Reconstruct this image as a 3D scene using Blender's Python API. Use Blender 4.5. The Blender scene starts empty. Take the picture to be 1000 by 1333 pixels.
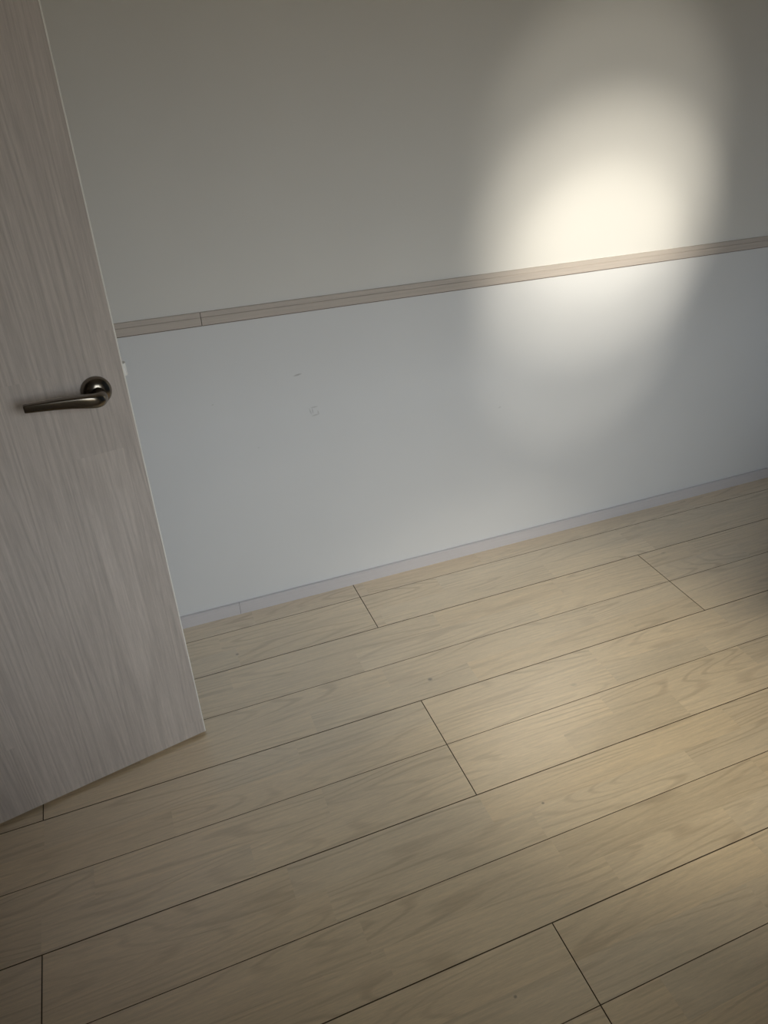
import bpy, bmesh, math, random
from mathutils import Vector, Matrix

scene = bpy.context.scene
COL = scene.collection

# ------------------------------------------------------------------ camera
# world: the photographed wall is the plane y = 0 (room on the -y side), floor z = 0, metres
CAM_F, CAM_YAW, CAM_PITCH, CAM_ROLL = 956.11, 0.35441, 0.55451, -0.03487
CAM_H, CAM_D = 1.38523, 1.74559
fw = Vector((math.sin(CAM_YAW) * math.cos(CAM_PITCH), math.cos(CAM_YAW) * math.cos(CAM_PITCH), -math.sin(CAM_PITCH)))
rt = Vector((math.cos(CAM_YAW), -math.sin(CAM_YAW), 0))
up = rt.cross(fw)
rt2 = math.cos(CAM_ROLL) * rt + math.sin(CAM_ROLL) * up
up2 = -math.sin(CAM_ROLL) * rt + math.cos(CAM_ROLL) * up
cam_data = bpy.data.cameras.new('camera')
cam_data.sensor_fit = 'HORIZONTAL'
cam_data.sensor_width = 36.0
cam_data.lens = CAM_F * 36.0 / 1000.0
cam_data.clip_start = 0.02
cam = bpy.data.objects.new('camera', cam_data)
COL.objects.link(cam)
M = Matrix((rt2, up2, -fw)).transposed().to_4x4()
M.translation = Vector((0, -CAM_D, CAM_H))
cam.matrix_world = M
scene.camera = cam

# ------------------------------------------------------------------ world, daylight, exposure
SKY = (0.91, 0.95, 1.0)
GROUND = (0.13, 0.11, 0.08)
SKY_STRENGTH = 14.9
world = bpy.data.worlds.new('overcast_sky')
scene.world = world
world.use_nodes = True
wn = world.node_tree
wn.nodes.clear()
w_out = wn.nodes.new('ShaderNodeOutputWorld')
w_bg = wn.nodes.new('ShaderNodeBackground')
w_tc = wn.nodes.new('ShaderNodeTexCoord')
w_sep = wn.nodes.new('ShaderNodeSeparateXYZ')
w_up = wn.nodes.new('ShaderNodeMath')           # overcast sky: (1 + 2 sin e) / 3, three times brighter at the zenith
w_up.operation = 'MULTIPLY_ADD'
w_up.inputs[1].default_value = 2.0 / 3.0
w_up.inputs[2].default_value = 1.0 / 3.0
w_sky = wn.nodes.new('ShaderNodeVectorMath')
w_sky.operation = 'SCALE'
w_sky.inputs[0].default_value = SKY
w_is = wn.nodes.new('ShaderNodeMath')
w_is.operation = 'GREATER_THAN'
w_is.inputs[1].default_value = 0.0
w_mix = wn.nodes.new('ShaderNodeMix')
w_mix.data_type = 'RGBA'
w_mix.inputs[6].default_value = (*GROUND, 1)
wn.links.new(w_tc.outputs['Generated'], w_sep.inputs[0])
wn.links.new(w_sep.outputs['Z'], w_up.inputs[0])
wn.links.new(w_sep.outputs['Z'], w_is.inputs[0])
wn.links.new(w_up.outputs[0], w_sky.inputs['Scale'])
wn.links.new(w_is.outputs[0], w_mix.inputs[0])
wn.links.new(w_sky.outputs[0], w_mix.inputs[7])
wn.links.new(w_mix.outputs[2], w_bg.inputs[0])
w_bg.inputs[1].default_value = SKY_STRENGTH
wn.links.new(w_bg.outputs[0], w_out.inputs[0])

vs = scene.view_settings
vs.view_transform = 'Standard'
vs.look = 'None'
vs.gamma = 1.0
vs.use_curve_mapping = False
vs.exposure = 0.0
scene.cycles.use_denoising = True

# room
X_LEFT, X_RIGHT, Y_FRONT, Z_CEIL = -0.80, 2.26, -2.10, 2.40
X_HALL = -1.90
WIN_X0, WIN_X1, WIN_Z0, WIN_Z1 = 0.25, 1.15, 0.55, 1.78     # window opening in the front wall, behind the camera
# the daylight comes through this window: the portal only steers sampling, it gives off no light
for loc, rot, sx, sz in ((((WIN_X0 + WIN_X1) / 2, Y_FRONT - 0.11, (WIN_Z0 + WIN_Z1) / 2), 0.0, WIN_X1 - WIN_X0, WIN_Z1 - WIN_Z0),):
    pl = bpy.data.lights.new('window_portal', 'AREA')
    pl.shape = 'RECTANGLE'
    pl.size = sx
    pl.size_y = sz
    pl.cycles.is_portal = True
    po = bpy.data.objects.new('window_portal', pl)
    COL.objects.link(po)
    po.location = loc
    po.rotation_euler = (math.radians(90), 0, math.radians(rot))

# spotlight on the front wall that makes the pool of light on the railed wall
LAMP_POS = Vector((1.43, -1.93, 1.60))
LAMP_AIM = Vector((1.31, 0.0, 0.94))
LAMP_COL = (1.0, 0.94, 0.81)
# soft overlapping beams of the oval reflector, then one added for the floor: (watts, full cone in degrees, blend, aim, width of the oval to its height)
LAMP_BEAMS = ((21.0, 25.4, 0.70, Vector((1.300, 0.0, 1.155)), 1.0),
              (28.0, 22.6, 0.65, Vector((1.290, 0.0, 0.745)), 1.0),
              (88.0, 22.8, 0.95, Vector((1.315, 0.0, 0.962)), 1.13),
              (40.0, 12.5, 1.0, Vector((1.315, 0.0, 0.968)), 1.40),
              (70.0, 38.0, 1.0, Vector((1.050, -0.72, 0.0)), 1.0))     # added beam that brightens the floor in front of the wall


# ------------------------------------------------------------------ node helpers
class NT:
    def __init__(self, name):
        self.mat = bpy.data.materials.new(name)
        self.mat.use_nodes = True
        self.t = self.mat.node_tree
        self.t.nodes.clear()
        self.out = self.t.nodes.new('ShaderNodeOutputMaterial')
        self.b = self.t.nodes.new('ShaderNodeBsdfPrincipled')
        self.t.links.new(self.b.outputs[0], self.out.inputs[0])

    def n(self, kind, **kw):
        nd = self.t.nodes.new('ShaderNode' + kind)
        for k, v in kw.items():
            setattr(nd, k, v)
        return nd

    def put(self, sock, v):
        if isinstance(v, bpy.types.NodeSocket):
            self.t.links.new(v, sock)
        else:
            sock.default_value = v

    def m(self, op, a, b=0.0, c=0.0, clamp=False):
        nd = self.n('Math', operation=op, use_clamp=clamp)
        for i, v in enumerate((a, b, c)):
            self.put(nd.inputs[i], v)
        return nd.outputs[0]

    def vec(self, x, y, z):
        nd = self.n('CombineXYZ')
        for i, v in enumerate((x, y, z)):
            self.put(nd.inputs[i], v)
        return nd.outputs[0]

    def sep(self, v):
        nd = self.n('SeparateXYZ')
        self.put(nd.inputs[0], v)
        return nd.outputs

    def noise(self, v, scale=1.0, detail=2.0, rough=0.5, dist=0.0):
        nd = self.n('TexNoise')
        self.put(nd.inputs['Vector'], v)
        nd.inputs['Scale'].default_value = scale
        nd.inputs['Detail'].default_value = detail
        nd.inputs['Roughness'].default_value = rough
        nd.inputs['Distortion'].default_value = dist
        return nd.outputs[0]

    def white(self, v):
        nd = self.n('TexWhiteNoise')
        self.put(nd.inputs['Vector'], v)
        return nd.outputs[0]

    def rng(self, v, a, b, c, d):
        nd = self.n('MapRange')
        nd.clamp = True
        for i, x in enumerate((v, a, b, c, d)):
            self.put(nd.inputs[i], x)
        return nd.outputs[0]

    def mix(self, f, a, b, mode='MIX'):
        nd = self.n('Mix', data_type='RGBA', blend_type=mode)
        self.put(nd.inputs[0], f)
        self.put(nd.inputs[6], a)
        self.put(nd.inputs[7], b)
        return nd.outputs[2]

    def scale_col(self, col, f):
        nd = self.n('VectorMath', operation='SCALE')
        self.put(nd.inputs[0], col if isinstance(col, bpy.types.NodeSocket) else col[:3])
        self.put(nd.inputs['Scale'], f)
        return nd.outputs[0]

    def bump(self, h, strength, dist):
        nd = self.n('Bump')
        nd.inputs['Strength'].default_value = strength
        nd.inputs['Distance'].default_value = dist
        self.put(nd.inputs['Height'], h)
        self.t.links.new(nd.outputs[0], self.b.inputs['Normal'])

    def set(self, **kw):
        for k, v in kw.items():
            self.put(self.b.inputs[k.replace('_', ' ')], v)


def C(r, g, b):
    return (r, g, b, 1.0)


def mat_wallpaper(name, low, high, z_split, marks=False):
    t = NT(name)
    g = t.n('NewGeometry').outputs['Position']
    s = t.sep(g)
    f = t.m('GREATER_THAN', s[2], z_split)
    col = t.mix(f, C(*low), C(*high))
    big = t.noise(g, 3.0, 2.0)
    col = t.scale_col(col, t.rng(big, 0.3, 0.7, 0.985, 1.015))
    if marks:
        # two faint scuffs on the lower wallpaper
        def scuff(cx, cz, hx, hz, ang, amt, col):
            dx = t.m('SUBTRACT', s[0], cx)
            dz = t.m('SUBTRACT', s[2], cz)
            ca, sa = math.cos(ang), math.sin(ang)
            u = t.m('ADD', t.m('MULTIPLY', dx, ca / hx), t.m('MULTIPLY', dz, sa / hx))
            v = t.m('ADD', t.m('MULTIPLY', dx, -sa / hz), t.m('MULTIPLY', dz, ca / hz))
            r2 = t.m('ADD', t.m('MULTIPLY', u, u), t.m('MULTIPLY', v, v))
            k = t.rng(r2, 0.0, 1.0, amt, 0.0)
            return t.mix(k, col, C(0.30, 0.29, 0.27))
        col = scuff(0.4235, 0.7013, 0.013, 0.0028, 0.15, 0.55, col)
        for i, (dx, dz, hx, hz, a) in enumerate(((-0.010, 0.0, 0.0022, 0.012, 0.28), (-0.004, 0.001, 0.0022, 0.010, 0.1),
                                                  (0.001, 0.011, 0.012, 0.0024, 0.05), (0.003, -0.012, 0.013, 0.0026, 0.12),
                                                  (0.011, -0.006, 0.0022, 0.007, 0.2))):
            col = scuff(0.4587 + dx, 0.5945 + dz, hx, hz, a, 0.34, col)
        for cx, cz, r in ((0.20, 0.66, 0.004), (0.30, 0.52, 0.003), (1.02, 0.50, 0.006)):
            col = scuff(cx, cz, r, r * 0.6, 0.4, 0.22, col)
    t.set(Base_Color=col, Roughness=0.85, Specular_IOR_Level=0.25)
    h = t.m('ADD', t.noise(g, 420.0, 2.0, 0.6), t.m('MULTIPLY', t.noise(g, 110.0, 2.0), 0.7))
    t.bump(h, 0.10, 0.0012)
    return t.mat


def mat_plain(name, col, rough=0.6, metal=0.0, spec=0.4):
    t = NT(name)
    g = t.n('NewGeometry').outputs['Position']
    k = t.rng(t.noise(g, 25.0, 3.0), 0.3, 0.7, 0.97, 1.03)
    t.set(Base_Color=t.scale_col(C(*col), k), Roughness=rough, Metallic=metal, Specular_IOR_Level=spec)
    return t.mat


def mat_oak():
    """oak floor: the tone and the seed of each stave come from the 'stave' attribute"""
    t = NT('washed_oak')
    g = t.n('NewGeometry').outputs['Position']
    at = t.n('Attribute', attribute_name='stave').outputs['Color']
    a = t.sep(at)
    s = t.sep(g)
    x = t.m('ADD', s[0], t.m('MULTIPLY', a[1], 61.0))
    y = t.m('ADD', s[1], t.m('MULTIPLY', a[2], 23.0))
    # growth rings: contour lines of a stretched noise
    wob = t.noise(t.vec(t.m('MULTIPLY', x, 5.0), t.m('MULTIPLY', y, 30.0), 0.0), 1.0, 2.0)
    n1 = t.noise(t.vec(t.m('MULTIPLY', x, 1.25), t.m('MULTIPLY', y, 12.0), a[0]), 1.0, 1.0, 0.4)
    ph = t.m('ADD', t.m('MULTIPLY', n1, 95.0), t.m('MULTIPLY', wob, 3.0))
    ring = t.m('SINE', ph)
    ring = t.rng(ring, 0.35, 1.0, 0.0, 1.0)
    ringmask = t.rng(t.noise(t.vec(t.m('MULTIPLY', x, 2.6), t.m('MULTIPLY', y, 16.0), 3.0), 1.0, 1.0), 0.36, 0.62, 0.15, 1.0)
    ring = t.m('MULTIPLY', ring, ringmask)
    streak = t.noise(t.vec(t.m('MULTIPLY', x, 7.0), t.m('MULTIPLY', y, 170.0), 0.0), 1.0, 4.0, 0.65)
    pore = t.noise(t.vec(t.m('MULTIPLY', x, 45.0), t.m('MULTIPLY', y, 520.0), 0.0), 1.0, 2.0, 0.7)
    cloud = t.noise(t.vec(t.m('MULTIPLY', x, 3.0), t.m('MULTIPLY', y, 12.0), 7.0), 1.0, 2.0)
    knot = t.noise(t.vec(t.m('MULTIPLY', x, 9.0), t.m('MULTIPLY', y, 17.0), 11.0), 1.0, 0.0)
    k = t.rng(a[0], 0.0, 1.0, 0.86, 1.19)
    k = t.m('MULTIPLY', k, t.rng(streak, 0.28, 0.72, 0.86, 1.10))
    k = t.m('MULTIPLY', k, t.rng(pore, 0.3, 0.8, 1.06, 0.88))
    k = t.m('MULTIPLY', k, t.rng(cloud, 0.25, 0.75, 0.93, 1.07))
    k = t.m('MULTIPLY', k, t.rng(knot, 0.875, 0.90, 1.0, 0.6))
    warm = t.mix(t.rng(a[2], 0.0, 1.0, 0.0, 1.0), C(0.790, 0.603, 0.362), C(0.765, 0.603, 0.385))
    # small dark knots
    kn = None
    for cx, cy, r in ((0.584, -0.470, 0.0055), (0.136, -0.175, 0.004), (0.655, -0.905, 0.003), (0.405, -1.22, 0.0028)):
        dx = t.m('SUBTRACT', s[0], cx)
        dy = t.m('MULTIPLY', t.m('SUBTRACT', s[1], cy), 1.25)
        r2 = t.m('ADD', t.m('MULTIPLY', dx, dx), t.m('MULTIPLY', dy, dy))
        v = t.rng(r2, 0.0, r * r * 2.0, 0.75, 0.0)
        kn = v if kn is None else t.m('MAXIMUM', kn, v)
    col = t.scale_col(t.mix(t.m('MULTIPLY', ring, 0.38), warm, C(0.40, 0.27, 0.14)), k)
    col = t.mix(kn, col, C(0.10, 0.075, 0.05))
    t.set(Base_Color=col, Roughness=t.rng(streak, 0.3, 0.7, 0.38, 0.44), IOR=1.8, Specular_IOR_Level=0.9,
          Coat_Weight=1.0, Coat_Roughness=0.25, Coat_IOR=2.4)
    t.bump(t.m('ADD', t.m('MULTIPLY', ring, -0.6), t.m('MULTIPLY', pore, -0.5)), 0.12, 0.0006)
    return t.mat


def mat_door():
    t = NT('whitewashed_wood')
    o = t.n('TexCoord').outputs['Object']
    s = t.sep(o)          # x = across the leaf (0 at the latch edge, negative to the hinge), z = up
    # staves of the face veneer
    st = t.m('FLOOR', t.m('DIVIDE', t.m('ADD', s[0], 0.031), 0.088))
    r1 = t.white(t.vec(st, 1.0, 0.0))
    seg = t.m('FLOOR', t.m('ADD', t.m('DIVIDE', s[2], 0.95), t.m('MULTIPLY', r1, 5.0)))
    r2 = t.white(t.vec(st, seg, 4.0))
    r3 = t.white(t.vec(st, seg, 9.0))
    x = t.m('ADD', s[0], t.m('MULTIPLY', r2, 13.0))
    z = t.m('ADD', s[2], t.m('MULTIPLY', r3, 31.0))
    wob = t.noise(t.vec(t.m('MULTIPLY', x, 30.0), t.m('MULTIPLY', z, 4.0), 0.0), 1.0, 2.0)
    n1 = t.noise(t.vec(t.m('MULTIPLY', x, 15.0), t.m('MULTIPLY', z, 0.55), r2), 1.0, 1.0, 0.4)
    ring = t.m('SINE', t.m('ADD', t.m('MULTIPLY', n1, 110.0), t.m('MULTIPLY', wob, 2.0)))
    ring = t.rng(ring, -0.2, 1.0, 0.0, 1.0)
    streak = t.noise(t.vec(t.m('MULTIPLY', x, 190.0), t.m('MULTIPLY', z, 5.0), 0.0), 1.0, 4.0, 0.65)
    pore = t.noise(t.vec(t.m('MULTIPLY', x, 700.0), t.m('MULTIPLY', z, 30.0), 0.0), 1.0, 2.0, 0.7)
    k = t.rng(r2, 0.0, 1.0, 0.95, 1.05)
    k = t.m('MULTIPLY', k, t.m('SUBTRACT', 1.0, t.m('MULTIPLY', ring, 0.11)))
    k = t.m('MULTIPLY', k, t.rng(streak, 0.28, 0.72, 0.86, 1.11))
    k = t.m('MULTIPLY', k, t.rng(pore, 0.3, 0.8, 1.06, 0.89))
    t.set(Base_Color=t.scale_col(C(0.555, 0.490, 0.445), k), Roughness=0.5, Specular_IOR_Level=0.35)
    t.bump(t.m('ADD', t.m('MULTIPLY', ring, -0.5), t.m('MULTIPLY', streak, 0.6)), 0.18, 0.0008)
    return t.mat


def mat_trimwood(name, col, amt=0.10, rough=0.5):
    t = NT(name)
    g = t.n('NewGeometry').outputs['Position']
    s = t.sep(g)
    v = t.vec(t.m('MULTIPLY', s[0], 5.0), t.m('MULTIPLY', s[1], 200.0), t.m('MULTIPLY', s[2], 260.0))
    st = t.noise(v, 1.0, 3.0, 0.6)
    k = t.rng(st, 0.25, 0.75, 1.0 - amt, 1.0 + amt * 0.6)
    t.set(Base_Color=t.scale_col(C(*col), k), Roughness=rough, Specular_IOR_Level=0.35)
    return t.mat


def mat_metal(name, col, rough):
    t = NT(name)
    o = t.n('TexCoord').outputs['Object']
    nz = t.noise(o, 900.0, 2.0)
    t.set(Base_Color=C(*col), Metallic=1.0, Roughness=t.rng(nz, 0.3, 0.7, rough * 0.85, rough * 1.15))
    return t.mat


def mat_pane():
    t = NT('window_glass')
    tr = t.n('BsdfTransparent')
    tr.inputs[0].default_value = (0.97, 0.985, 0.98, 1)
    gl = t.n('BsdfGlossy')
    gl.inputs['Roughness'].default_value = 0.02
    fr = t.n('Fresnel')
    fr.inputs[0].default_value = 1.45
    mx = t.n('MixShader')
    t.t.links.new(fr.outputs[0], mx.inputs[0])
    t.t.links.new(tr.outputs[0], mx.inputs[1])
    t.t.links.new(gl.outputs[0], mx.inputs[2])
    t.t.links.new(mx.outputs[0], t.out.inputs[0])
    return t.mat


WALL_BACK = mat_wallpaper('wallpaper_two_tone', (0.765, 0.766, 0.768), (0.775, 0.758, 0.722), 0.88, True)
WALL = mat_wallpaper('wallpaper_plain', (0.60, 0.55, 0.48), (0.60, 0.55, 0.48), 9.0)
WALL_ADDED_BLUE = mat_wallpaper('wallpaper_added_slate_blue', (0.24, 0.33, 0.47), (0.24, 0.33, 0.47), 9.0)  # unseen wall, its blue added to darken and tint the back wall's right end
CEIL = mat_plain('ceiling_paper', (0.62, 0.60, 0.57), 0.9)
OAK = mat_oak()
GROOVE = mat_plain('dark_plank_groove', (0.10, 0.070, 0.040), 0.85, 0.0, 0.1)
UNDER = mat_plain('dark_subfloor', (0.045, 0.032, 0.02), 0.9, 0.0, 0.1)
DOOR = mat_door()
EDGE = mat_plain('door_edge_banding', (0.88, 0.86, 0.80), 0.35)
RAIL = mat_trimwood('pale_beech_rail', (0.585, 0.52, 0.465))
RAIL_SHADE = mat_plain('brown_rail_shade', (0.17, 0.13, 0.10), 0.7)
BASE = mat_trimwood('white_baseboard_wood', (0.66, 0.63, 0.64), 0.05)
FRAME = mat_trimwood('white_door_frame', (0.66, 0.62, 0.58), 0.06)
BRONZE = mat_metal('satin_bronze', (0.20, 0.175, 0.145), 0.22)
NICKEL = mat_metal('satin_nickel', (0.62, 0.60, 0.57), 0.3)
LATCH = mat_plain('pale_latch', (0.92, 0.91, 0.89), 0.3)
WINFRAME = mat_plain('white_aluminium', (0.72, 0.72, 0.72), 0.35)
PANE = mat_pane()
LAMPWHITE = mat_plain('white_lamp_metal', (0.80, 0.80, 0.78), 0.4)
lt = NT('lamp_lens')
lt.set(Base_Color=C(1, 1, 1), Emission_Color=C(*LAMP_COL), Emission_Strength=12.0)
LENS = lt.mat


# ------------------------------------------------------------------ mesh helpers
def box(bm, x0, x1, y0, y1, z0, z1):
    vs_ = [bm.verts.new((x, y, z)) for z in (z0, z1) for y in (y0, y1) for x in (x0, x1)]
    for f in ((0, 2, 3, 1), (4, 5, 7, 6), (0, 1, 5, 4), (2, 6, 7, 3), (0, 4, 6, 2), (1, 3, 7, 5)):
        bm.faces.new([vs_[i] for i in f])


def obj(name, bm, mat, parent=None, loc=(0, 0, 0), smooth=False, bevel=0.0, seg=2):
    bmesh.ops.recalc_face_normals(bm, faces=bm.faces)
    if smooth:
        for f in bm.faces:
            f.smooth = True
    me = bpy.data.meshes.new(name)
    bm.to_mesh(me)
    bm.free()
    me.materials.append(mat)
    o = bpy.data.objects.new(name, me)
    COL.objects.link(o)
    o.location = loc
    if parent is not None:
        o.parent = parent
    if bevel:
        b = o.modifiers.new('bevel', 'BEVEL')
        b.width = bevel
        b.segments = seg
        b.limit_method = 'ANGLE'
    return o


def empty(name, loc=(0, 0, 0), parent=None):
    o = bpy.data.objects.new(name, None)
    o.empty_display_size = 0.1
    COL.objects.link(o)
    o.location = loc
    if parent is not None:
        o.parent = parent
    return o


def tag(o, label, cat, kind=None, group=None):
    o['label'] = label
    o['category'] = cat
    if kind:
        o['kind'] = kind
    if group:
        o['group'] = group
    return o


def boxes(name, rects, mat, label, cat, bevel=0.0):
    bm = bmesh.new()
    for r in rects:
        box(bm, *r)
    return tag(obj(name, bm, mat, bevel=bevel), label, cat, 'structure')


def profile(name, pts, x0, x1, mat, parent, smooth=False):
    """a moulding: closed (y, z) outline swept along x"""
    bm = bmesh.new()
    a = [bm.verts.new((x0, y, z)) for y, z in pts]
    b = [bm.verts.new((x1, y, z)) for y, z in pts]
    n = len(pts)
    for i in range(n):
        bm.faces.new((a[i], a[(i + 1) % n], b[(i + 1) % n], b[i]))
    bm.faces.new(a)
    bm.faces.new(b[::-1])
    return obj(name, bm, mat, parent)


def lathe(bm, rings, axis_o, ax, e1, e2, n=40, cap0=True, cap1=True):
    """rings: list of (along, radius)"""
    rows = []
    for h, r in rings:
        rows.append([bm.verts.new(axis_o + ax * h + (e1 * math.cos(2 * math.pi * i / n) + e2 * math.sin(2 * math.pi * i / n)) * r)
                     for i in range(n)])
    for a, b in zip(rows, rows[1:]):
        for i in range(n):
            bm.faces.new((a[i], a[(i + 1) % n], b[(i + 1) % n], b[i]))
    if cap0:
        bm.faces.new(rows[0][::-1])
    if cap1:
        bm.faces.new(rows[-1])


# ------------------------------------------------------------------ room shell
T = 0.12
boxes('wall_back', [(X_HALL - T, X_RIGHT + T, 0.0, T, -0.1, Z_CEIL + 0.1)], WALL_BACK,
      'off-white papered wall with a horizontal wooden rail and a pool of lamp light', 'wall')
boxes('wall_front', [(X_HALL - T, WIN_X0, Y_FRONT - T, Y_FRONT, -0.1, Z_CEIL + 0.1),
                     (WIN_X1, X_RIGHT + T, Y_FRONT - T, Y_FRONT, -0.1, Z_CEIL + 0.1),
                     (WIN_X0, WIN_X1, Y_FRONT - T, Y_FRONT, -0.1, WIN_Z0),
                     (WIN_X0, WIN_X1, Y_FRONT - T, Y_FRONT, WIN_Z1, Z_CEIL + 0.1)], WALL,
      'off-white wall with the window, facing the railed wall', 'wall')
DW_Y0, DW_Y1, DW_Z = -1.41, -0.53, 2.06      # doorway in the left wall
boxes('wall_left', [(X_LEFT - T, X_LEFT, DW_Y1, 0.0, -0.1, Z_CEIL + 0.1),
                    (X_LEFT - T, X_LEFT, DW_Y0, DW_Y1, DW_Z, Z_CEIL + 0.1),
                    (X_LEFT - T, X_LEFT, Y_FRONT, DW_Y0, -0.1, Z_CEIL + 0.1)], WALL,
      'off-white wall with the doorway the wooden door hangs in', 'wall')
boxes('wall_right', [(X_RIGHT, X_RIGHT + T, Y_FRONT, 0.0, -0.1, Z_CEIL + 0.1)], WALL_ADDED_BLUE,
      'slate blue papered wall opposite the doorway', 'wall')
boxes('wall_hall', [(X_HALL - T, X_HALL, Y_FRONT, 0.0, -0.1, Z_CEIL + 0.1)], WALL,
      'off-white wall of the hall beyond the doorway', 'wall')
boxes('ceiling', [(X_HALL, X_RIGHT, Y_FRONT, 0.0, Z_CEIL, Z_CEIL + 0.1)], CEIL,
      'flat off-white papered ceiling', 'ceiling')

# ------------------------------------------------------------------ floor of oak planks
floor = boxes('floor', [(X_HALL, X_RIGHT, Y_FRONT, 0.0, -0.06, -0.0085)], UNDER,
              'washed oak plank floor with dark seams running along the wall', 'floor')
STRIP = 0.1515
SEAM1 = 0.07415          # first seam from the wall
JOINT = 0.5324           # x of the end joints of every other board
HALF = 0.89476           # half of a board's length
# stave joints that the photograph shows: (strip, half) -> [(x, tone after the joint)]
STAVES = {
    (1, 0): [(0.10, .42), (0.78, .50), (1.45, .38)],
    (1, 1): [(0.136, .33), (0.56, .52), (1.122, .72), (1.50, .40)],
    (2, 0): [(0.10, .45), (0.70, .58), (1.10, .62), (1.62, .52)],
    (2, 1): [(-0.1, .35), (0.437, .60), (0.98, .66), (1.43, .55), (1.75, .45)],
    (3, 0): [(-0.15, .50), (0.48, .58), (1.123, .70), (1.43, .72), (1.9, .55)],
    (3, 1): [(-0.35, .52), (0.26, .50), (0.70, .60), (1.20, .55), (1.43, .70)],
    (4, 0): [(-0.36, .45), (0.20, .52), (0.533, .70), (1.025, .82), (1.45, .58)],
    (4, 1): [(-0.1, .50), (0.533, .66), (1.025, .56), (1.322, .80), (1.75, .55)],
    (5, 0): [(-0.265, .52), (0.22, .46), (0.533, .78), (0.95, .62), (1.4, .5)],
    (5, 1): [(-0.364, .46), (0.042, .66), (0.533, .72), (0.80, .48), (1.120, .78), (1.6, .5)],
    (6, 0): [(-0.365, .42), (0.10, .48), (0.534, .68), (1.20, .50)],
    (6, 1): [(-0.365, .44), (0.16, .52), (0.62, .74), (1.029, .48), (1.5, .6)],
    (7, 0): [(-0.365, .50), (0.20, .44), (0.623, .36), (1.15, .6)],
    (7, 1): [(-0.365, .40), (0.223, .58), (0.70, .60), (1.0, .66)],
    (8, 0): [(0.10, .62), (0.533, .66), (1.0, .52)],
    (8, 1): [(0.10, .48), (0.533, .46), (0.92, .40)],
}


def plank(strip, x0, x1, ya, yb, rnd, gap_a, gap_b):
    """one oak strip; top face divided into its staves, chamfered edges; ya is the side to the wall"""
    ex = 0.0006
    top, ch = 0.0, 0.0005
    xa, xb, y1, y0 = x0 + ex, x1 - ex, ya - gap_a, yb + gap_b
    bm = bmesh.new()
    lay = bm.loops.layers.float_color.new('stave')
    faces = []

    def quad(pts, c, mi=0):
        f = bm.faces.new([bm.verts.new(p) for p in pts])
        f.material_index = mi
        for l in f.loops:
            l[lay] = c
        faces.append(f)

    ym = (y0 + y1) / 2
    mean = None
    for half, (hy0, hy1) in enumerate(((ym, y1 - ch), (y0 + ch, ym))):
        cuts = [(x, tn) for x, tn in STAVES.get((strip, half), [])]
        if cuts:
            first_tone = 0.40
        else:
            cuts, x = [], X_HALL + rnd.uniform(0.1, 0.6)
            while x < X_RIGHT:
                cuts.append((x, rnd.uniform(0.3, 0.75)))
                x += rnd.uniform(0.28, 0.75)
            first_tone = rnd.uniform(0.3, 0.75)
        if (y1 - y0) < 0.1:               # the narrow cut strip along the wall is one stave wide
            if half == 1:
                continue
            hy0 = y0 + ch
        edges = [xa + ch] + [c[0] for c in cuts if xa + 0.02 < c[0] < xb - 0.02] + [xb - ch]
        for p, q in zip(edges, edges[1:]):
            tone = first_tone
            for cx, tn in cuts:
                if cx <= p + 0.03:
                    tone = tn
            c = (tone, rnd.random(), rnd.random(), 1.0)
            quad(((p, hy0, top), (q, hy0, top), (q, hy1, top), (p, hy1, top)), c)
            mean = c
    c = (0.35, mean[1], mean[2], 1.0)
    o_ = [(xa, y0), (xb, y0), (xb, y1), (xa, y1)]
    i_ = [(xa + ch, y0 + ch), (xb - ch, y0 + ch), (xb - ch, y1 - ch), (xa + ch, y1 - ch)]
    for k in range(4):
        j = (k + 1) % 4
        quad(((*o_[k], top - ch), (*o_[j], top - ch), (*i_[j], top), (*i_[k], top)), c, 1)
        quad(((*o_[k], -0.0085), (*o_[j], -0.0085), (*o_[j], top - ch), (*o_[k], top - ch)), (0.0, mean[1], mean[2], 1.0), 1)
    me = bpy.data.meshes.new('plank')
    bm.to_mesh(me)
    bm.free()
    me.materials.append(OAK)
    me.materials.append(GROOVE)
    o = bpy.data.objects.new('plank', me)
    COL.objects.link(o)
    o.parent = floor
    return o


rnd = random.Random(7)
n_strips = int((-Y_FRONT - SEAM1) / STRIP) + 2
for s in range(n_strips):
    ya = 0.0 if s == 0 else -(SEAM1 + (s - 1) * STRIP)
    yb = max(-(SEAM1 + s * STRIP), Y_FRONT)
    if ya - yb < 0.02:
        continue
    board = s // 2                         # strips 0+1, 2+3, ... are the two halves of one board
    start = JOINT + (HALF if board % 2 else 0.0) - 4 * HALF
    # even seams (2, 4, ...) are board edges: a wider gap; odd ones only a groove within the board
    ga = 0.0006 if s % 2 == 0 else 0.0003
    gb = 0.0003 if s % 2 == 0 else 0.0006
    x = start
    while x < X_RIGHT:
        a, b = max(x, X_HALL), min(x + 2 * HALF, X_RIGHT)
        if b - a > 0.02:
            plank(s, a, b, ya, yb, rnd, ga, gb)
        x += 2 * HALF

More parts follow.
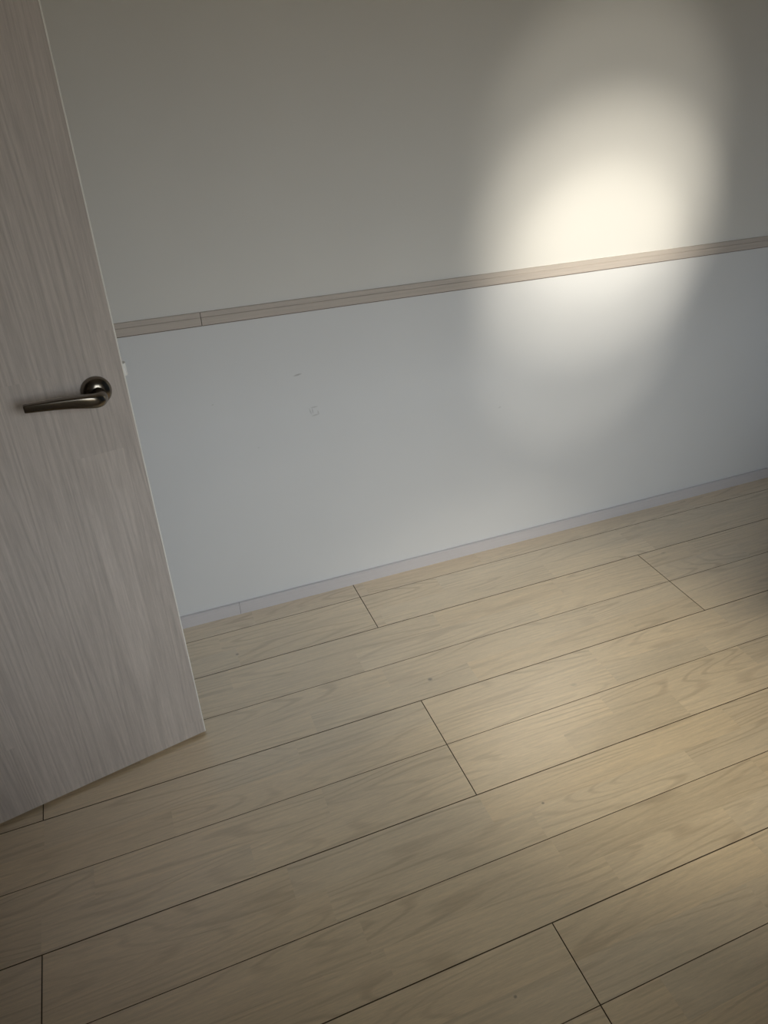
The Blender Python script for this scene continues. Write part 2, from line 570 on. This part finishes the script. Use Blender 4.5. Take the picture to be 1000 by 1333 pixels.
# ------------------------------------------------------------------ rail and baseboard
RT, RB = 0.8929, 0.8607
rail = tag(empty('trim_1', (0.0, 0.0, RB)), 'pale wooden rail running along the off-white wall', 'wall rail', 'structure')
rail_pts = [(0.0, 0.0018), (-0.0070, 0.0018), (-0.0070, 0.0192), (-0.0064, 0.0200), (-0.0044, 0.0203), (-0.0044, 0.0218),
            (-0.0056, 0.0222), (-0.0056, 0.0312), (-0.0048, RT - RB), (0.0, RT - RB)]
for xa, xb in ((X_LEFT, 0.2043), (0.2057, X_RIGHT)):
    rb = profile('rail_board', rail_pts, xa, xb, RAIL, rail)
    profile('shade_strip', [(0.0, 0.0), (-0.0062, 0.0), (-0.0066, 0.0018), (0.0, 0.0018)], xa, xb, RAIL_SHADE, rb)  # dark strip coloured in as the shadow line under the rail
profile('rail_joint', [(0.0, 0.0002), (-0.0036, 0.0002), (-0.0036, RT - RB - 0.001), (0.0, RT - RB - 0.001)], 0.2040, 0.2060, UNDER, rail)
BH, BT_ = 0.0405, 0.008
bb = tag(empty('baseboard_back'), 'low white baseboard along the foot of the railed wall', 'baseboard', 'structure')
bb_pts = [(0.0, -0.0005), (-BT_, -0.0005), (-BT_, 0.0352), (-0.0070, 0.0356), (-0.0070, 0.0364), (-BT_, 0.0368), (-BT_, BH - 0.0008),
          (-BT_ + 0.0012, BH), (0.0, BH)]
for xa, xb in ((X_LEFT, 0.1817), (0.1825, X_RIGHT)):
    profile('baseboard_board', bb_pts, xa, xb, BASE, bb)
profile('baseboard_joint', [(0.0, 0.0), (-0.0069, 0.0), (-0.0069, BH - 0.001), (0.0, BH - 0.001)], 0.1815, 0.1827, UNDER, bb)
boxes('baseboard_right', [(X_RIGHT - BT_, X_RIGHT, Y_FRONT, -BT_, 0.0, BH)], BASE, 'low white baseboard on the slate blue wall opposite the doorway', 'baseboard')
boxes('baseboard_front', [(X_LEFT, X_RIGHT - BT_, Y_FRONT, Y_FRONT + BT_, 0.0, BH)], BASE, 'low white baseboard below the window', 'baseboard')
boxes('baseboard_left', [(X_LEFT, X_LEFT + BT_, -0.49, -BT_, 0.0, BH), (X_LEFT, X_LEFT + BT_, Y_FRONT + BT_, DW_Y0 - 0.04, 0.0, BH)], BASE,
      'low white baseboard either side of the doorway', 'baseboard')

# ------------------------------------------------------------------ window in the front wall
def wframe(name, x0, x1, z0, z1, y0, y1, w, parent):
    bm = bmesh.new()
    box(bm, x0, x1, y0, y1, z0, z0 + w)
    box(bm, x0, x1, y0, y1, z1 - w, z1)
    box(bm, x0, x0 + w, y0, y1, z0 + w, z1 - w)
    box(bm, x1 - w, x1, y0, y1, z0 + w, z1 - w)
    return obj(name, bm, WINFRAME, parent)


def window(name, loc, rot, width, wz, label):
    win = tag(empty(name, loc), label, 'window', 'structure')
    win.rotation_euler = (0, 0, math.radians(rot))
    wx, fwid = width / 2, 0.03
    wframe('window_frame', -wx, wx, 0.0, wz, -0.10, -0.02, 0.02, win)
    for y0, xa, xb in ((-0.060, -wx + 0.015, 0.015), (-0.090, -0.015, wx - 0.015)):
        sash = wframe('sash', xa, xb, 0.015, wz - 0.015, y0, y0 + 0.025, fwid, win)
        bm = bmesh.new()
        box(bm, xa + fwid, xb - fwid, y0 + 0.010, y0 + 0.014, 0.015 + fwid, wz - 0.015 - fwid)
        obj('pane', bm, PANE, sash)
    bm = bmesh.new()
    box(bm, -wx - 0.02, wx + 0.02, -0.03, 0.02, -0.02, 0.0)
    obj('window_sill', bm, FRAME, win, bevel=0.002)


window('window_1', ((WIN_X0 + WIN_X1) / 2, Y_FRONT, WIN_Z0), 0, WIN_X1 - WIN_X0, WIN_Z1 - WIN_Z0,
       'white framed sliding window in the wall facing the railed wall')

# ------------------------------------------------------------------ door frame
fr = tag(empty('trim_2', (X_LEFT, (DW_Y0 + DW_Y1) / 2, 0.0)), 'pale wooden frame round the doorway', 'door frame', 'structure')
hw = (DW_Y1 - DW_Y0) / 2
for nm, r in (('jamb', (-T - 0.01, 0.008, -hw - 0.02, -hw + 0.03, 0.0, DW_Z)), ('jamb', (-T - 0.01, 0.008, hw - 0.03, hw + 0.02, 0.0, DW_Z)),
              ('head', (-T - 0.01, 0.008, -hw - 0.02, hw + 0.02, DW_Z - 0.02, DW_Z + 0.03))):
    bm = bmesh.new()
    box(bm, *r)
    obj(nm, bm, FRAME, fr, bevel=0.001)

# ------------------------------------------------------------------ door (open, latch edge free)
DOOR_W, DOOR_T, DOOR_H, GAP = 0.79, 0.036, 2.0, 0.009
DA = math.radians(10.698)
# local frame of the leaf: x along the leaf (latch edge at 0, hinge at -DOOR_W), -y out of the seen face, z up
bm = bmesh.new()
box(bm, -DOOR_W, 0.0, 0.0, DOOR_T, GAP, GAP + DOOR_H)
door = tag(obj('door_1', bm, DOOR, None, (0.0082, -0.4232, 0.0)), 'whitewashed wooden door standing open with a dark metal lever', 'door', 'structure')
door.rotation_euler = (0, 0, DA)
bm = bmesh.new()
E_ = 0.0012
# edge banding: a lighter rounded strip on the latch edge
pr = [(-0.0014, -0.0003), (-0.0002, -0.0001), (0.0008, 0.0007), (0.0012, 0.0018), (0.0012, DOOR_T - 0.0018), (0.0006, DOOR_T - 0.0004), (-0.0006, DOOR_T + 0.0002)]
lo = [bm.verts.new((x, y, GAP)) for x, y in pr]
hi = [bm.verts.new((x, y, GAP + DOOR_H)) for x, y in pr]
for i in range(len(pr)):
    j = (i + 1) % len(pr)
    bm.faces.new((lo[i], lo[j], hi[j], hi[i]))
bm.faces.new(lo[::-1])
bm.faces.new(hi)
eb = obj('edge_banding', bm, EDGE, door)
eb['label'] = 'pale strip along the latch edge'

HU, HZ = -0.0535, 0.9035          # handle axis on the leaf


def build_handle(side):
    """side -1: on the seen face, +1: on the other face"""
    y_face = 0.0 if side < 0 else DOOR_T
    out = Vector((0, side, 0))
    ex_, ez_ = Vector((1, 0, 0)), Vector((0, 0, 1))
    c0 = Vector((HU, y_face, HZ))
    bm = bmesh.new()
    lathe(bm, [(-0.001, 0.0262), (0.0035, 0.0262), (0.0070, 0.0254), (0.0105, 0.0234), (0.0135, 0.0200), (0.0160, 0.0155), (0.0175, 0.0115), (0.0180, 0.0080)],
          c0, out, ex_, ez_, 56)
    ros = obj('handle_rosette', bm, BRONZE, door, smooth=True)
    ros['label'] = 'round dark metal rosette'
    # lever: neck out of the rosette, a rounded elbow, then a flat tapering arm towards the hinge
    #        (u along leaf, out, z, half height, half depth, direction angle: 0 = out, 90 = along the leaf)
    secs = [(0.000, 0.010, 0.000, 0.0120, 0.0120, 0), (0.000, 0.022, 0.000, 0.0114, 0.0114, 0), (0.000, 0.033, 0.000, 0.0114, 0.0114, 2),
            (-0.001, 0.041, 0.0002, 0.0122, 0.0122, 16), (-0.0045, 0.0470, 0.0006, 0.0128, 0.0122, 40), (-0.011, 0.0510, 0.0015, 0.0126, 0.0116, 66),
            (-0.020, 0.0525, 0.0030, 0.0120, 0.0106, 82), (-0.034, 0.0520, 0.0054, 0.0108, 0.0098, 90), (-0.052, 0.0505, 0.0078, 0.0096, 0.0090, 92),
            (-0.075, 0.0490, 0.0100, 0.0086, 0.0080, 93), (-0.098, 0.0475, 0.0115, 0.0078, 0.0068, 94), (-0.117, 0.0458, 0.0124, 0.0072, 0.0056, 95),
            (-0.1225, 0.0453, 0.0126, 0.0070, 0.0053, 95), (-0.1240, 0.0451, 0.0126, 0.0060, 0.0044, 95)]
    bm = bmesh.new()
    rows = []
    N = 28
    for u, o_, z, hh, hd, ang in secs:
        a = math.radians(ang)
        side_v = ex_ * math.cos(a) + out * math.sin(a)      # across the path, in the horizontal plane
        p = c0 + ex_ * u + out * o_ + ez_ * z
        row = []
        w = min(1.0, max(0.0, (ang - 40) / 50.0))           # round at the neck, squarer along the arm
        e = 1.0 - 0.52 * w
        for i in range(N):
            th = 2 * math.pi * i / N
            cs, sn = math.cos(th), math.sin(th)
            cx = math.copysign(abs(cs) ** e, cs)
            sz = math.copysign(abs(sn) ** e, sn)
            row.append(bm.verts.new(p + side_v * cx * hd + ez_ * sz * hh))
        rows.append(row)
    for a, b in zip(rows, rows[1:]):
        for i in range(N):
            bm.faces.new((a[i], a[(i + 1) % N], b[(i + 1) % N], b[i]))
    bm.faces.new(rows[0][::-1])
    bm.faces.new(rows[-1])
    lv = obj('handle_lever', bm, BRONZE, door, smooth=True)
    lv['label'] = 'dark metal lever pointing to the hinge side'
    ss = lv.modifiers.new('smooth', 'SUBSURF')
    ss.levels = 1
    ss.render_levels = 2
    return ros, lv


build_handle(-1)
build_handle(1)
bm = bmesh.new()
box(bm, 0.0, 0.0014, 0.007, 0.029, HZ - 0.06, HZ + 0.08)
lp = obj('latch_plate', bm, NICKEL, door, bevel=0.0005)
# latch bolt: wedge with its slope to the closing side
bm = bmesh.new()
zz = (HZ + 0.011, HZ + 0.0335)
pts = [(0.0005, 0.0090), (0.0050, 0.0090), (0.0082, 0.0130), (0.0090, 0.0170), (0.0090, 0.0235), (0.0005, 0.0235)]
lo = [bm.verts.new((x, y, zz[0])) for x, y in pts]
hi = [bm.verts.new((x, y, zz[1])) for x, y in pts]
for i in range(len(pts)):
    j = (i + 1) % len(pts)
    bm.faces.new((lo[i], lo[j], hi[j], hi[i]))
bm.faces.new(lo[::-1])
bm.faces.new(hi)
lb = obj('latch_bolt', bm, LATCH, lp, bevel=0.0008)
lb['label'] = 'pale spring latch bolt'
for hz in (0.25, 1.05, 1.80):
    bm = bmesh.new()
    lathe(bm, [(-0.05, 0.006), (0.05, 0.006)], Vector((-DOOR_W - 0.004, DOOR_T * 0.0 + 0.002, hz)), Vector((0, 0, 1)), Vector((1, 0, 0)), Vector((0, 1, 0)), 16)
    obj('hinge', bm, NICKEL, door)

# ------------------------------------------------------------------ wall spotlight
spot = tag(empty('wall_spotlight', (LAMP_POS.x, Y_FRONT, LAMP_POS.z)), 'white bracket spotlight beside the window aimed at the railed wall', 'spotlight')
ex_, ey_, ez_ = Vector((1, 0, 0)), Vector((0, 1, 0)), Vector((0, 0, 1))
bm = bmesh.new()
lathe(bm, [(0.0, 0.045), (0.012, 0.045), (0.018, 0.040)], Vector((0, 0, 0)), ey_, ex_, ez_, 32)
obj('mounting_plate', bm, LAMPWHITE, spot)
aim = (LAMP_AIM - LAMP_POS).normalized()
e1 = aim.cross(ez_).normalized()
e2 = e1.cross(aim)
h0 = LAMP_POS - Vector((LAMP_POS.x, Y_FRONT, LAMP_POS.z))
bm = bmesh.new()
lathe(bm, [(0.0, 0.007), (h0.y - 0.06, 0.007)], Vector((0, 0.01, 0.015)), ey_, ex_, ez_, 16)
obj('arm', bm, LAMPWHITE, spot)
bm = bmesh.new()
lathe(bm, [(-0.085, 0.018), (-0.08, 0.028), (-0.03, 0.034), (0.0, 0.036), (0.0, 0.032), (-0.02, 0.030)], h0, aim, e1, e2, 36)
head = obj('lamp_head', bm, LAMPWHITE, spot)
bm = bmesh.new()
lathe(bm, [(-0.012, 0.0305), (-0.010, 0.0305)], h0, aim, e1, e2, 36)
obj('lens', bm, LENS, head)
for watts, deg, blend, target, oval in LAMP_BEAMS:
    ld = bpy.data.lights.new('lamp_beam', 'SPOT')
    ld.energy = watts
    ld.color = LAMP_COL
    ld.spot_size = math.radians(deg)
    ld.spot_blend = blend
    ld.shadow_soft_size = 0.02
    lo_ = bpy.data.objects.new('lamp_beam', ld)
    COL.objects.link(lo_)
    lo_.parent = spot
    lo_.location = h0 + aim * 0.01
    lo_.scale = (oval, 1.0, 1.0)
    lo_.rotation_euler = (target - LAMP_POS).to_track_quat('-Z', 'Y').to_euler()
